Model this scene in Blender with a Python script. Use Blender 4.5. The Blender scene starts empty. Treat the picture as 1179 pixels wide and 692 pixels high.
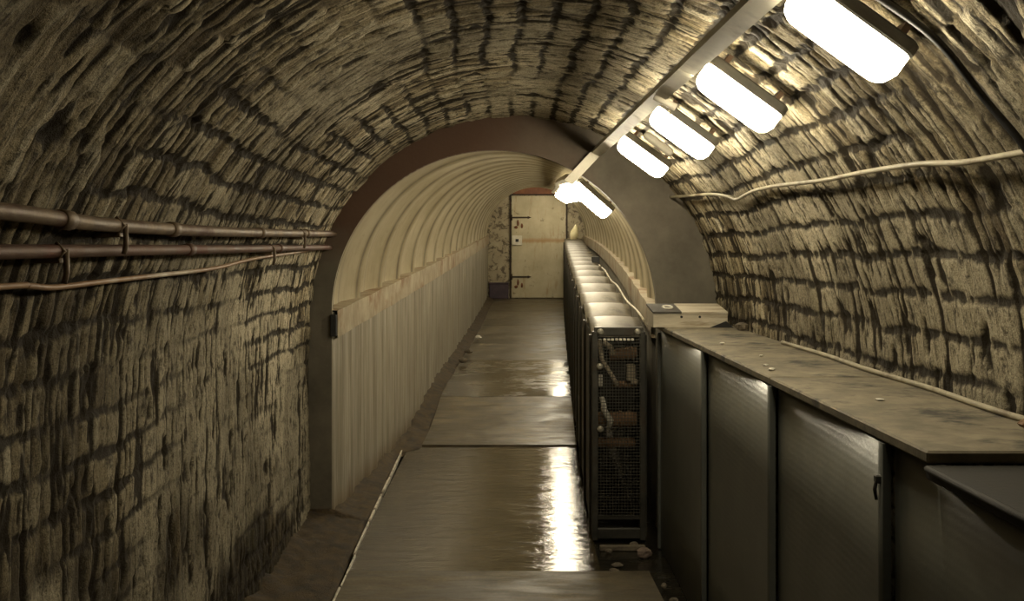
import bpy, math, random
import numpy as np
from mathutils import Vector

random.seed(7)
scn = bpy.context.scene
COL = scn.collection
WL = {}                                   # object -> world location

# ------------------------------------------------------------------ helpers
class MB:
    def __init__(s): s.v = []; s.f = []; s.smooth = []
    def add(s, vs, fs, smooth=False):
        o = len(s.v)
        s.v += [tuple(map(float, p)) for p in vs]
        s.f += [tuple(i + o for i in f) for f in fs]
        s.smooth += [smooth] * len(fs)
        return s
    def box(s, lo, hi, M=None, b=0.0):
        (x0, y0, z0), (x1, y1, z1) = lo, hi
        if b <= 0:
            vs = [(x0,y0,z0),(x1,y0,z0),(x1,y1,z0),(x0,y1,z0),(x0,y0,z1),(x1,y0,z1),(x1,y1,z1),(x0,y1,z1)]
            fs = [(3,2,1,0),(4,5,6,7),(0,1,5,4),(1,2,6,5),(2,3,7,6),(3,0,4,7)]
        else:                              # chamfered box
            vs, fs = [], []
            idx = {}
            cs = [(i,j,k) for i in (0,1) for j in (0,1) for k in (0,1)]
            X, Y, Z = (x0,x1), (y0,y1), (z0,z1)
            for c in cs:
                for ax in range(3):
                    p = []
                    for a, (R, ci) in enumerate(zip((X,Y,Z), c)):
                        if a == ax: p.append(R[ci])
                        else: p.append(R[ci] + (b if ci == 0 else -b))
                    idx[(c,ax)] = len(vs); vs.append(tuple(p))
            for ax in range(3):
                o1, o2 = [a for a in range(3) if a != ax]
                for sgn in (0,1):
                    q = []
                    for (p1,p2) in ((0,0),(1,0),(1,1),(0,1)):
                        c = [0,0,0]; c[ax] = sgn; c[o1] = p1; c[o2] = p2
                        q.append(idx[(tuple(c),ax)])
                    fs.append(tuple(q))
            for ax in range(3):            # edges along ax
                o1, o2 = [a for a in range(3) if a != ax]
                for p1 in (0,1):
                    for p2 in (0,1):
                        ca = [0,0,0]; cb = [0,0,0]
                        ca[o1] = cb[o1] = p1; ca[o2] = cb[o2] = p2; cb[ax] = 1
                        ca, cb = tuple(ca), tuple(cb)
                        fs.append((idx[(ca,o1)], idx[(cb,o1)], idx[(cb,o2)], idx[(ca,o2)]))
            for c in cs: fs.append(tuple(idx[(c,a)] for a in range(3)))
        if M is not None: vs = [tuple(M @ Vector(p)) for p in vs]
        return s.add(vs, fs)
    def prism(s, poly, y0, y1, smooth=False):
        """polygon in (x,z) extruded along y"""
        n = len(poly)
        vs = [(x,y0,z) for x,z in poly] + [(x,y1,z) for x,z in poly]
        s.add(vs, [(i,(i+1)%n,n+(i+1)%n,n+i) for i in range(n)], smooth)
        s.add(vs, [tuple(range(n-1,-1,-1)), tuple(range(n,2*n))])
        return s
    def tube(s, pts, r, n=10, cap=True):
        pts = [Vector(p) for p in pts]
        rs = r if isinstance(r, (list,tuple)) else [r]*len(pts)
        t0 = (pts[1]-pts[0]).normalized()
        up = Vector((0,0,1)) if abs(t0.z) < .9 else Vector((1,0,0))
        nrm = t0.cross(up).normalized()
        vs = []
        for i,p in enumerate(pts):
            a = pts[max(i-1,0)]; b = pts[min(i+1,len(pts)-1)]
            t = (b-a).normalized()
            nrm = (nrm - t*nrm.dot(t)).normalized()
            bi = t.cross(nrm)
            for k in range(n):
                an = 2*math.pi*k/n
                vs.append(p + (nrm*math.cos(an)+bi*math.sin(an))*rs[i])
        fs = []
        for i in range(len(pts)-1):
            for k in range(n):
                fs.append((i*n+k, i*n+(k+1)%n, (i+1)*n+(k+1)%n, (i+1)*n+k))
        s.add(vs, fs, True)
        if cap: s.add(vs, [tuple(range(n-1,-1,-1)), tuple(range((len(pts)-1)*n, len(pts)*n))])
        return s
    def grid(s, P, smooth=True):
        """P: array (a,b,3)"""
        a,b,_ = P.shape
        vs = P.reshape(-1,3)
        fs = [(i*b+j, i*b+j+1, (i+1)*b+j+1, (i+1)*b+j) for i in range(a-1) for j in range(b-1)]
        return s.add(vs, fs, smooth)
    def build(s, name, mat, parent=None, bevel=0.0, recalc=True, uv=None):
        V = np.array(s.v)
        lo, hi = V.min(0), V.max(0)
        c = np.array([(lo[0]+hi[0])/2, (lo[1]+hi[1])/2, lo[2]])
        me = bpy.data.meshes.new(name)
        me.from_pydata([tuple(p) for p in (V-c)], [], s.f)
        me.polygons.foreach_set('use_smooth', s.smooth)
        me.materials.append(mat)
        if recalc:
            import bmesh
            bm = bmesh.new(); bm.from_mesh(me)
            bmesh.ops.remove_doubles(bm, verts=bm.verts, dist=1e-6)
            bmesh.ops.recalc_face_normals(bm, faces=bm.faces)
            bm.to_mesh(me); bm.free()
        o = bpy.data.objects.new(name, me)
        COL.objects.link(o)
        w = Vector(c)
        WL[o.name] = w
        if parent is not None:
            o.parent = parent
            o.location = w - WL[parent.name]
        else:
            o.location = w
        if bevel > 0:
            m = o.modifiers.new('edge', 'BEVEL'); m.width = bevel; m.segments = 2; m.limit_method = 'ANGLE'
        return o

def tag(o, label=None, cat=None, group=None, kind=None):
    if label: o['label'] = label
    if cat: o['category'] = cat
    if group: o['group'] = group
    if kind: o['kind'] = kind
    return o

def thing(name, loc, label, cat, group=None):
    o = bpy.data.objects.new(name, None); COL.objects.link(o)
    o.empty_display_size = .1
    o.location = loc; WL[o.name] = Vector(loc)
    return tag(o, label, cat, group)

def struct(o): o['kind'] = 'structure'; return o

# numpy noise --------------------------------------------------------
def _h(i, j, seed):
    n = (i.astype(np.int64)*374761393 + j.astype(np.int64)*668265263 + seed*974711) & 0x7fffffff
    n = ((n ^ (n >> 13)) * 1274126177) & 0x7fffffff
    n = ((n ^ (n >> 16)) * 2246822519) & 0x7fffffff
    return (n & 0xffff) / 65535.0
def vn(x, y, seed=0):
    xi = np.floor(x); yi = np.floor(y)
    fx = x-xi; fy = y-yi
    fx = fx*fx*(3-2*fx); fy = fy*fy*(3-2*fy)
    a = _h(xi,yi,seed); b = _h(xi+1,yi,seed); c = _h(xi,yi+1,seed); d = _h(xi+1,yi+1,seed)
    return (a*(1-fx)+b*fx)*(1-fy) + (c*(1-fx)+d*fx)*fy
def fbm(x, y, seed=0, octv=4):
    s = 0; w = .5; t = 0
    for k in range(octv):
        s = s + w*vn(x*2**k+13.7*k, y*2**k+7.1*k, seed+k*17); t += w; w *= .5
    return s/t
def ss(a, b, x):
    t = np.clip((x-a)/(b-a), 0, 1); return t*t*(3-2*t)

# material helper ----------------------------------------------------
class NT:
    def __init__(s, name):
        s.m = bpy.data.materials.new(name); s.m.use_nodes = True
        s.t = s.m.node_tree; s.t.nodes.clear()
        s.out = s.t.nodes.new('ShaderNodeOutputMaterial')
        s.b = s.t.nodes.new('ShaderNodeBsdfPrincipled')
        s.t.links.new(s.b.outputs[0], s.out.inputs[0])
    def n(s, typ, **kw):
        nd = s.t.nodes.new('ShaderNode'+typ)
        for k, v in kw.items():
            if k.startswith('_'): setattr(nd, k[1:], v)
            else:
                key = k.replace('__', ' ')
                s.set(nd.inputs[key], v)
        return nd
    def set(s, sock, v):
        if isinstance(v, bpy.types.NodeSocket): s.t.links.new(v, sock)
        elif isinstance(v, bpy.types.Node): s.t.links.new(v.outputs[0], sock)
        else:
            if isinstance(v, tuple) and len(v) == 3 and sock.type == 'RGBA': v = v + (1,)
            sock.default_value = v
    def coords(s, kind='Object', scale=(1,1,1), loc=(0,0,0), rot=(0,0,0)):
        tc = s.n('TexCoord')
        mp = s.n('Mapping', Scale=scale, Location=loc, Rotation=rot)
        s.t.links.new(tc.outputs[kind], mp.inputs['Vector'])
        return mp.outputs[0]
    def noise(s, vec, scale=5, detail=5, rough=.6, dist=0.0):
        return s.n('TexNoise', Vector=vec, Scale=scale, Detail=detail, Roughness=rough, Distortion=dist).outputs['Fac']
    def ramp(s, fac, stops, interp='LINEAR'):
        r = s.n('ValToRGB', Fac=fac)
        r.color_ramp.interpolation = interp
        els = r.color_ramp.elements
        while len(els) < len(stops): els.new(.5)
        for e, (p, c) in zip(els, stops):
            e.position = p
            e.color = (c,c,c,1) if not isinstance(c, tuple) else c + (1,)
        return r.outputs['Color']
    def mix(s, fac, a, b, mode='MIX'):
        m = s.n('Mix', _data_type='RGBA', _blend_type=mode)
        s.set(m.inputs[0], fac); s.set(m.inputs[6], a); s.set(m.inputs[7], b)
        return m.outputs[2]
    def math(s, op, a, b=0.0, c=None):
        m = s.n('Math', _operation=op)
        s.set(m.inputs[0], a); s.set(m.inputs[1], b)
        if c is not None: s.set(m.inputs[2], c)
        return m.outputs[0]
    def bump(s, h, strength=.3, dist=.01):
        return s.n('Bump', Height=h, Strength=strength, Distance=dist).outputs[0]
    def P(s, **kw):
        for k, v in kw.items(): s.set(s.b.inputs[k.replace('__',' ')], v)
        return s.m

def rough_mat(name, c1, c2, scale=8, rough=(.5,.8), metal=0.0, bump=.2, c3=None, stretch=(1,1,1), bdist=.004):
    t = NT(name)
    v = t.coords('Object', stretch)
    a = t.noise(v, scale, 6, .65)
    col = t.ramp(a, [(.35,c1),(.65,c2)])
    if c3:
        k = t.ramp(t.noise(v, scale*.45, 5, .7), [(.52,0.),(.64,1.)])
        col = t.mix(k, col, c3)
    fine = t.noise(v, scale*7, 4, .7)
    return t.P(Base__Color=col, Roughness=t.ramp(a, [(.3,rough[0]),(.7,rough[1])]), Metallic=metal, Normal=t.bump(fine, bump, bdist))

# ------------------------------------------------------------------ geometry of the place
PORT = 6.68                   # the bulkhead between brick vault and lined tunnel
END = 15.6                    # length of the lined tunnel
VC = (.118, 1.24); VR = 1.25  # brick vault: centre, radius
SP = 1.28                     # springing of the lined arch
def cx(t): return .08*t - .0016*t*t
def cz(t): return .05*t - .0006*t*t
def kx(t): return .6 + .045*t + .0006*t*t       # conveyor left face

# ------------------------------------------------------------------ materials
def brick_material():
    t = NT('old_brick')
    uv = t.n('UVMap').outputs[0]
    def at(nm): return t.n('Attribute', _attribute_name=nm).outputs['Fac']
    joint, tone, plas, rub, damp_shade = at('joint'), at('tone'), at('plaster'), at('rubble'), at('damp_shade')
    big = t.noise(uv, 1.1, 5, .6)
    mp = t.n('Mapping', Vector=uv, Scale=(6, 42, 1)).outputs[0]
    streak = t.noise(mp, 1.0, 6, .7, .5)
    fine = t.noise(uv, 75, 4, .8)
    grit = t.noise(uv, 190, 3, .8)
    mid = t.noise(uv, 13, 6, .75)
    # brick faces under old limewash, bare dark stone near the foot
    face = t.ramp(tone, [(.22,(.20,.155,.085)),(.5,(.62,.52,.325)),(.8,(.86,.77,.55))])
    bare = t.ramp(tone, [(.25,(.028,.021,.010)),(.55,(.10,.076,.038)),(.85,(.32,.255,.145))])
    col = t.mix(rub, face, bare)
    col = t.mix(t.ramp(plas, [(.1,0.),(.9,.72)]), col, (.90,.81,.59))
    col = t.mix(t.ramp(big, [(.46,.0),(.66,.72)]), col, (.10,.08,.045))
    col = t.mix(t.ramp(t.noise(uv, 2.3, 4, .6, .5), [(.55,0.),(.75,.35)]), col, (.15,.14,.05))
    col = t.mix(t.ramp(t.noise(mp, .6, 4, .6, .3), [(.6,0.),(.8,.4)]), col, (.20,.11,.05))
    # flaking: ragged dark breaks
    col = t.mix(t.ramp(streak, [(.36,.85),(.47,.0)]), col, (.045,.035,.02))
    col = t.mix(t.ramp(mid, [(.38,.85),(.47,.0)]), col, (.05,.039,.023))
    col = t.mix(t.ramp(fine, [(.34,.6),(.52,.0)]), col, (.05,.039,.024))
    col = t.mix(t.ramp(fine, [(.55,.0),(.72,.4)]), col, (.62,.55,.40))
    col = t.mix(t.ramp(grit, [(.36,.65),(.5,.0)]), col, (.06,.048,.03))
    col = t.mix(t.math('MULTIPLY', damp_shade, .55), col, t.mix(.75, col, (.085,.072,.032), 'MULTIPLY'))  # brick colour darkened to stand for weak light on the near left
    jn = t.math('ADD', joint, t.math('MULTIPLY', t.math('SUBTRACT', mid, .5), .5))
    col = t.mix(t.ramp(jn, [(.10,0.),(.48,.95)]), col, (.022,.016,.009))
    h = t.math('ADD', t.math('MULTIPLY', streak, .5), t.math('MULTIPLY', mid, .7))
    h = t.math('ADD', h, t.math('MULTIPLY', fine, .45))
    return t.P(Base__Color=col, Roughness=.85, Specular__IOR__Level=.3, Normal=t.bump(h, .9, .012))
M = {}
M['brick'] = brick_material()

def liner_material():
    t = NT('painted_corrugated_steel')
    v = t.coords('Object', (1,1,1))
    a = t.noise(v, 2.2, 5, .6)
    s = t.noise(t.coords('Object', (2,9,2)), 2.5, 5, .65)
    col = t.ramp(a, [(.3,(.34,.29,.18)),(.7,(.52,.465,.33))])
    col = t.mix(t.ramp(s, [(.5,0.),(.75,.5)]), col, (.27,.21,.12))
    col = t.mix(t.ramp(t.noise(v, 14, 5, .7), [(.6,0.),(.75,.4)]), col, (.22,.15,.08))
    lap = t.n('Attribute', _attribute_name='lap').outputs['Fac']
    k = t.math('MULTIPLY', lap, t.ramp(t.noise(v, 3, 4, .7), [(.3,.45),(.6,1.)]))
    col = t.mix(k, col, (.085,.06,.03))  # seam dirt that also carries painted shade of the corrugations
    return t.P(Base__Color=col, Roughness=.42, Metallic=.1, Normal=t.bump(t.noise(v, 40, 3), .08, .003))
M['liner'] = liner_material()
def panel_material():
    t = NT('streaked_wall_sheet')
    a = t.noise(t.coords('Object', (1,7,.5)), 2.0, 6, .65)
    b = t.noise(t.coords('Object', (1,22,.6)), 2.0, 5, .65)
    col = t.ramp(a, [(.3,(.19,.165,.115)),(.7,(.37,.335,.255))])
    col = t.mix(t.ramp(b, [(.58,0.),(.72,.7)]), col, (.66,.63,.54))
    col = t.mix(t.ramp(b, [(.36,.85),(.46,0.)]), col, (.15,.12,.075))
    g = t.n('SeparateXYZ', Vector=t.coords('Object')).outputs[2]
    # rust creeping up from the wet foot of the sheets, ragged edge
    k = t.math('ADD', t.math('MULTIPLY', g, -2.6), t.math('MULTIPLY', b, 1.5))
    col = t.mix(t.ramp(k, [(.0,0.),(.45,.85)]), col, (.12,.07,.03))
    return t.P(Base__Color=col, Roughness=.6, Normal=t.bump(a, .25, .006))
M['panel'] = panel_material()
def ring_material():
    t = NT('rust_stained_bulkhead')
    v = t.coords('Object')
    a = t.noise(v, 3.5, 6, .65)
    col = t.ramp(a, [(.3,(.10,.088,.064)),(.7,(.19,.168,.125))])
    xyz = t.n('SeparateXYZ', Vector=v)
    wob = t.math('MULTIPLY', t.math('SUBTRACT', t.noise(v, 2.0, 5, .6), .5), .6)
    kz = t.n('MapRange', Value=t.math('ADD', xyz.outputs[2], wob), **{'From__Min':1.55,'From__Max':1.95,'To__Min':0.,'To__Max':1.}).outputs[0]
    kx_ = t.n('MapRange', Value=t.math('ADD', xyz.outputs[0], wob), **{'From__Min':-.15,'From__Max':.55,'To__Min':.85,'To__Max':.1}).outputs[0]
    col = t.mix(t.math('MULTIPLY', kz, kx_), col, (.10,.045,.022))
    return t.P(Base__Color=col, Roughness=.75, Normal=t.bump(t.noise(v, 45, 5), .35, .005))
M['ring'] = ring_material()
M['band'] = rough_mat('stained_timber_band', (.24,.19,.11), (.42,.36,.25), 5, (.6,.8), 0, .2, (.22,.13,.06), (1,1.2,1))

def wet_floor(name, lo, hi, bump=.35, dark=(.05,.042,.028), light=(.135,.112,.07), bd=.006, sp=.6):
    t = NT(name)
    v = t.coords('Object')
    a = t.noise(v, 1.7, 6, .62, .3)
    b = t.noise(t.coords('Object', (1.2,3.2,1)), 3.2, 6, .65, .5)
    f = t.noise(v, 55, 4, .7)
    col = t.ramp(b, [(.36,dark),(.64,light)])
    col = t.mix(t.ramp(a, [(.40,.8),(.55,0.)]), col, dark)
    col = t.mix(t.ramp(f, [(.3,.4),(.6,0.)]), col, (.02,.016,.01))
    wet = t.math('ADD', t.math('MULTIPLY', a, .6), t.math('MULTIPLY', b, .4))
    wet = t.math('ADD', t.math('MULTIPLY', wet, .6), t.math('MULTIPLY', t.noise(t.coords('Object', (3,11,1)), 1.3, 5, .6, .3), .4))
    r = t.ramp(wet, [(.46,lo),(.58,hi)])
    h = t.math('ADD', t.math('MULTIPLY', t.noise(t.coords('Object',(3,9,1)), 1.6, 4, .55, .4), 1.0), t.math('MULTIPLY', f, .12))
    return t.P(Base__Color=col, Roughness=r, IOR=1.5, Specular__IOR__Level=sp, Normal=t.bump(h, bump, bd))
M['wet'] = wet_floor('wet_concrete', .015, .15, .8, (.030,.022,.010), (.092,.068,.034), .007, 1.0)
M['wet2'] = wet_floor('half_wet_concrete', .06, .40, .5, (.045,.035,.018), (.15,.118,.064), .007, .9)
M['damp_shade'] = wet_floor('damp_concrete', .34, .60, .4, (.055,.043,.023), (.19,.15,.082))
M['dry'] = wet_floor('dull_concrete', .5, .8, .5, (.065,.052,.029), (.17,.137,.08))
M['gutter'] = wet_floor('gutter_water', .06, .3, .8, (.012,.011,.008), (.03,.026,.017))
M['dirt'] = rough_mat('brown_dirt', (.035,.023,.010), (.095,.066,.030), 14, (.75,.95), 0, .8, (.03,.02,.01), bdist=.012)
def glint_mat():
    t = NT('glint_edging')
    v = t.coords('Object', (1,1,1))
    k = t.noise(t.coords('Object',(1,5,1)), 2.2, 4, .7)
    col = t.ramp(k, [(.38,(.10,.07,.04)),(.5,(.75,.70,.58))])  # pale stops paint the broken glint of the wet groove
    return t.P(Base__Color=col, Roughness=.35)
M['edging'] = glint_mat()
def sheet_mat():
    t = NT('dark_ribbed_sheet')
    v = t.coords('Object')
    a = t.noise(v, 3, 5, .6)
    z = t.n('SeparateXYZ', Vector=v).outputs[2]
    rib = t.math('SINE', t.math('MULTIPLY', z, 2*math.pi/.022))
    col = t.ramp(a, [(.3,(.075,.078,.068)),(.7,(.125,.13,.112))])
    col = t.mix(t.ramp(t.noise(v, 60, 3, .7), [(.66,0.),(.72,.5)]), col, (.16,.15,.12))
    h = t.math('ADD', t.math('MULTIPLY', rib, .1), t.math('MULTIPLY', t.noise(v, 120, 2), .3))
    return t.P(Base__Color=col, Roughness=.36, Metallic=.0, Normal=t.bump(h, .2, .003))
M['sheet'] = sheet_mat()
M['lid'] = rough_mat('dusty_lid', (.13,.112,.072), (.29,.25,.17), 7, (.7,.9), 0, .4, (.05,.045,.035))
M['rubber'] = rough_mat('black_rubber_lid', (.014,.013,.010), (.032,.029,.023), 9, (.75,.9), 0, .3)
M['galv'] = rough_mat('galvanised_cover', (.085,.072,.047), (.16,.14,.095), 6, (.48,.62), .25, .1, (.05,.04,.025))
M['dark_steel'] = rough_mat('dark_conveyor_steel', (.035,.034,.028), (.075,.07,.055), 8, (.45,.65), .4, .15, (.06,.045,.03))
M['wire'] = rough_mat('guard_wire', (.06,.057,.045), (.12,.11,.085), 20, (.4,.6), .6, .1)
M['roller'] = rough_mat('rusty_roller', (.16,.085,.038), (.28,.165,.08), 12, (.6,.8), .2, .3)
M['brace'] = rough_mat('pale_brace', (.33,.27,.18), (.50,.43,.31), 12, (.6,.8), 0, .2, (.2,.12,.06))
M['bolt'] = rough_mat('bolt_steel', (.30,.28,.22), (.50,.47,.38), 30, (.35,.5), .7, .1)
M['cream'] = rough_mat('cream_peg', (.62,.58,.46), (.75,.70,.58), 20, (.5,.6))
M['wood'] = rough_mat('pale_board', (.50,.44,.32), (.66,.60,.47), 9, (.6,.75), 0, .25, (.36,.29,.19), (.5,3,3))
M['plate'] = rough_mat('dark_box_plate', (.05,.045,.035), (.10,.09,.07), 15, (.5,.7), .2, .2)
M['black'] = rough_mat('black_plastic', (.012,.012,.012), (.025,.024,.022), 15, (.5,.6))
M['pipe'] = rough_mat('rusty_pipe', (.10,.064,.036), (.25,.185,.115), 9, (.45,.7), .35, .35, (.085,.038,.018), (1,.6,1))
M['redpipe'] = rough_mat('red_rust_pipe', (.075,.038,.022), (.16,.09,.055), 9, (.5,.75), .3, .35, (.11,.036,.018), (1,.6,1))
M['ocable'] = rough_mat('orange_cable', (.24,.12,.055), (.40,.26,.14), 4, (.45,.65), 0, .2, (.60,.55,.44), (1,.5,1))
M['wcable'] = rough_mat('pale_cable', (.30,.26,.17), (.46,.41,.29), 8, (.5,.7), 0, .2, (.2,.16,.1))
M['trunk'] = rough_mat('cable_trunking', (.50,.46,.36), (.64,.60,.48), 7, (.35,.5), .2, .1, (.36,.32,.24))
M['housing'] = rough_mat('lamp_housing', (.10,.095,.08), (.16,.15,.125), 9, (.45,.6), .2, .1)
M['brown'] = rough_mat('brown_bracket', (.13,.08,.05), (.2,.13,.085), 9, (.5,.7), .2, .2)
M['stone'] = rough_mat('rubble_stone', (.08,.064,.042), (.20,.165,.115), 25, (.6,.85), 0, .5)
M['pinkstone'] = rough_mat('pinkish_stone', (.16,.115,.085), (.26,.195,.15), 25, (.6,.85), 0, .5)
M['chip'] = rough_mat('pale_chip', (.55,.51,.42), (.75,.71,.60), 30, (.6,.8), 0, .4)
M['bag'] = rough_mat('yellowish_bag', (.62,.55,.30), (.78,.72,.48), 14, (.35,.5), 0, .4)
def door_mat():
    t = NT('rusting_cream_door')
    v = t.coords('Object')
    a = t.noise(v, 2.2, 6, .6)
    col = t.ramp(a, [(.3,(.42,.36,.22)),(.7,(.60,.54,.37))])
    spot = t.noise(v, 5.5, 7, .75, .4)
    col = t.mix(t.ramp(spot, [(.60,0.),(.68,.9)]), col, (.10,.06,.03))
    col = t.mix(t.ramp(t.noise(t.coords('Object',(3,1,.7)), 3, 5, .65), [(.55,0.),(.75,.7)]), col, (.34,.19,.075))
    xyz = t.n('SeparateXYZ', Vector=v)
    # rust line across the middle rail
    d = t.math('ABSOLUTE', t.math('SUBTRACT', xyz.outputs[2], 1.17))
    d = t.math('ADD', d, t.math('MULTIPLY', t.noise(v, 9, 4), .08))
    col = t.mix(t.ramp(d, [(.05,.75),(.10,0.)]), col, (.40,.22,.08))
    return t.P(Base__Color=col, Roughness=.6, Normal=t.bump(spot, .3, .006))
M['door'] = door_mat()
def peel_mat():
    t = NT('peeling_end_wall')
    v = t.coords('Object')
    col = t.ramp(t.noise(v, 3, 5), [(.3,(.30,.25,.16)),(.7,(.46,.40,.27))])
    col = t.mix(t.ramp(t.noise(v, 6.5, 7, .75, .6), [(.50,0.),(.56,.95)]), col, (.11,.085,.05))
    return t.P(Base__Color=col, Roughness=.7, Normal=t.bump(t.noise(v, 20, 5), .4, .01))
M['peel'] = peel_mat()
M['lintel'] = rough_mat('red_lintel', (.16,.06,.03), (.26,.11,.05), 8, (.6,.8), 0, .3)
M['plinth'] = rough_mat('dark_violet_plinth', (.035,.022,.032), (.07,.045,.06), 10, (.5,.7), 0, .3)
M['gap'] = rough_mat('dark_door_gap', (.02,.015,.01), (.06,.035,.018), 10, (.7,.8), 0, .3)
def lamp_mat(name, strength):
    t = NT(name)
    return t.P(Base__Color=(.9,.9,.85), Roughness=.4, Emission__Color=(1,.88,.645), Emission__Strength=strength)
LAMP = 44.0
M['lamp'] = lamp_mat('lit_diffuser', LAMP)
M['lamp_weak'] = lamp_mat('weaker_lit_diffuser', LAMP*.85)  # nearest lamp, set slightly weaker than the rest
M['lamp_far'] = lamp_mat('lined_tunnel_diffuser', LAMP*1.0)

# ------------------------------------------------------------------ brick vault (three faces of one continuous surface)
U1 = VC[1]; U2 = U1 + math.pi*VR; U3 = U2 + VC[1]
def profile(u):
    """arc length -> (x, z, inward normal x, z)"""
    a = math.pi - (u-U1)/VR
    x = np.where(u < U1, VC[0]-VR, np.where(u > U2, VC[0]+VR, VC[0]+VR*np.cos(a)))
    z = np.where(u < U1, u, np.where(u > U2, VC[1]-(u-U2), VC[1]+VR*np.sin(a)))
    nx = np.where(u < U1, 1., np.where(u > U2, -1., -np.cos(a)))
    nz = np.where((u < U1) | (u > U2), 0., -np.sin(a))
    return x, z, nx, nz
vs_ = np.concatenate([np.arange(-2.0, 1.3, .05), np.arange(1.3, PORT+.001, .0085)])
def vault(u0, u1, name, du=.012):
    us = np.linspace(u0, u1, int(round((u1-u0)/du))+1)
    U, V = np.meshgrid(us, vs_, indexing='ij')
    damp_shade = ss(.42,.62, fbm(U*.62, V*.55, 401, 4) + .10*(fbm(U*7, V*9, 77, 3)-.5))  # painted dimness, patches laid out to fall on the near left vault
    low = fbm(U*1.3, V*1.1, 3, 3)-.5
    uw = U + .09*(fbm(U*1.1, V*1.3, 5, 3)-.5) + .02*(fbm(U*9, V*9, 6, 2)-.5)
    row = uw/.122
    ri = np.floor(row); rf = row-ri
    dl = np.minimum(rf, 1-rf)*.122
    ls = ss(.30,.55, fbm(U*1.6, V*.9, 11, 3))
    jl = ss(.021,.005, dl + .026*(fbm(U*18,V*22,8,3)-.5)) * (.2+.8*ls) * ss(.14,.38, fbm(U*9,V*30,18,3))
    pitch = .062
    vb = V + _h(ri, ri*0, 21)*pitch + .03*(fbm(U*4, V*6, 9, 3)-.5) + .008*(fbm(U*25, V*25, 19, 2)-.5)
    vr = vb/pitch
    vi = np.floor(vr); vf = vr-vi
    dt = np.minimum(vf, 1-vf)*pitch
    ts = ss(.22,.48, fbm(U*2.2, V*2.2, 15, 3)) * (.40+.60*_h(ri, vi, 23))
    jt = ss(.0145,.004, dt + .016*(fbm(U*20,V*40,29,3)-.5)) * ts * (.25+.75*ss(.34,.52, fbm(U*11,V*17,37,3)))
    plas = ss(.47,.62, fbm(U*.8+.4*fbm(U*3,V*3,33,2), V*.7, 31, 4))
    # crown of the vault keeps more limewash; the wall foot is rubble without clear bricks
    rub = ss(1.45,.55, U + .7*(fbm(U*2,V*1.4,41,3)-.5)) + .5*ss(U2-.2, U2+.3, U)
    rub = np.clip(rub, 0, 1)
    k = (1-.7*plas)*(1-.75*rub)
    joint = np.clip(np.maximum(jl*(1-.35*plas)*(1-.5*rub), jt*k), 0, 1)
    st = fbm(U*4.5, V*26, 51, 4)
    st2 = fbm(U*2.2, V*11, 57, 4)
    bid = _h(ri, vi, 61)
    h = low*.03 + .007*(fbm(U*26,V*34,83,3)-.5) - joint*.010 + (bid-.5)*.011*k + (st-.5)*.020*(1-.5*plas) + (st2-.5)*.026*rub
    pits = ss(.66,.76, fbm(U*7, V*16, 71, 3))
    h -= pits*.012
    crack = ss(.60,.70, fbm(U*4.0, V*38, 91, 4)) * ss(.35,.6, fbm(U*1.5, V*1.5, 93, 3))
    h -= crack*.010
    joint = np.clip(joint + pits*.55 + crack*.9, 0, 1)
    tone = np.clip(.5 + (bid-.5)*.6*k + (st-.5)*.8 + (st2-.5)*.7*rub - .12*rub, 0, 1)
    # keep relief shallow close to the bulkhead
    x, z, nx, nz = profile(U)
    P = np.stack([x+nx*h, V, z+nz*h], -1)
    c = np.array([P[...,0].mean(), vs_[0]*.5+PORT*.5, P[...,2].min()])
    a, b = U.shape
    idx = np.arange(a*b).reshape(a, b)
    F = np.stack([idx[:-1,:-1], idx[1:,:-1], idx[1:,1:], idx[:-1,1:]], -1).reshape(-1,4)
    me = bpy.data.meshes.new(name)
    me.vertices.add(a*b); me.vertices.foreach_set('co', (P-c).reshape(-1).astype(np.float32))
    me.loops.add(F.size); me.loops.foreach_set('vertex_index', F.reshape(-1).astype(np.int32))
    me.polygons.add(len(F))
    me.polygons.foreach_set('loop_start', np.arange(0, F.size, 4, dtype=np.int32))
    me.polygons.foreach_set('loop_total', np.full(len(F), 4, dtype=np.int32))
    me.update(calc_edges=True)
    me.polygons.foreach_set('use_smooth', np.ones(len(F), dtype=bool))
    uvl = me.uv_layers.new(name='UVMap')
    UVv = np.stack([U, V], -1).reshape(-1,2)
    uvl.data.foreach_set('uv', UVv[F.reshape(-1)].reshape(-1).astype(np.float32))
    for nm, arr in (('joint',joint),('tone',tone),('plaster',plas),('rubble',rub),('damp_shade',damp_shade)):
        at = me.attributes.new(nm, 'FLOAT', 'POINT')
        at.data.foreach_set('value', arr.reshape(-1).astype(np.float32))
    me.materials.append(M['brick'])
    o = bpy.data.objects.new(name, me); COL.objects.link(o)
    o.location = c
    return struct(o)
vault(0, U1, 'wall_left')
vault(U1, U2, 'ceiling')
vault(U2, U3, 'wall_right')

# ------------------------------------------------------------------ bulkhead ring
def loop(cxx, zz, r, xl, xr, zb, n=64):
    p = [(xl, zb)] + [(xl, zb+(zz-zb)*i/6) for i in range(1,6)]
    p += [(cxx+r*math.cos(math.pi*(1-i/n)), zz+r*math.sin(math.pi*(1-i/n))) for i in range(n+1)]
    p += [(xr, zz-(zz-zb)*i/6) for i in range(1,7)]
    return p
inner = loop(0, SP, 1.0, -1.0, 1.0, -.1)
outer = loop(VC[0], VC[1], VR+.12, VC[0]-VR-.12, VC[0]+VR+.12, -.1)
m = MB(); n = len(inner)
vs = [(x,PORT,z) for x,z in inner] + [(x,PORT,z) for x,z in outer] + [(x,PORT+.06,z) for x,z in inner]
m.add(vs, [(i,i+1,n+i+1,n+i) for i in range(n-1)] + [(i,i+1,2*n+i+1,2*n+i) for i in range(n-1)])
struct(m.build('wall_portal', M['ring']))

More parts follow.
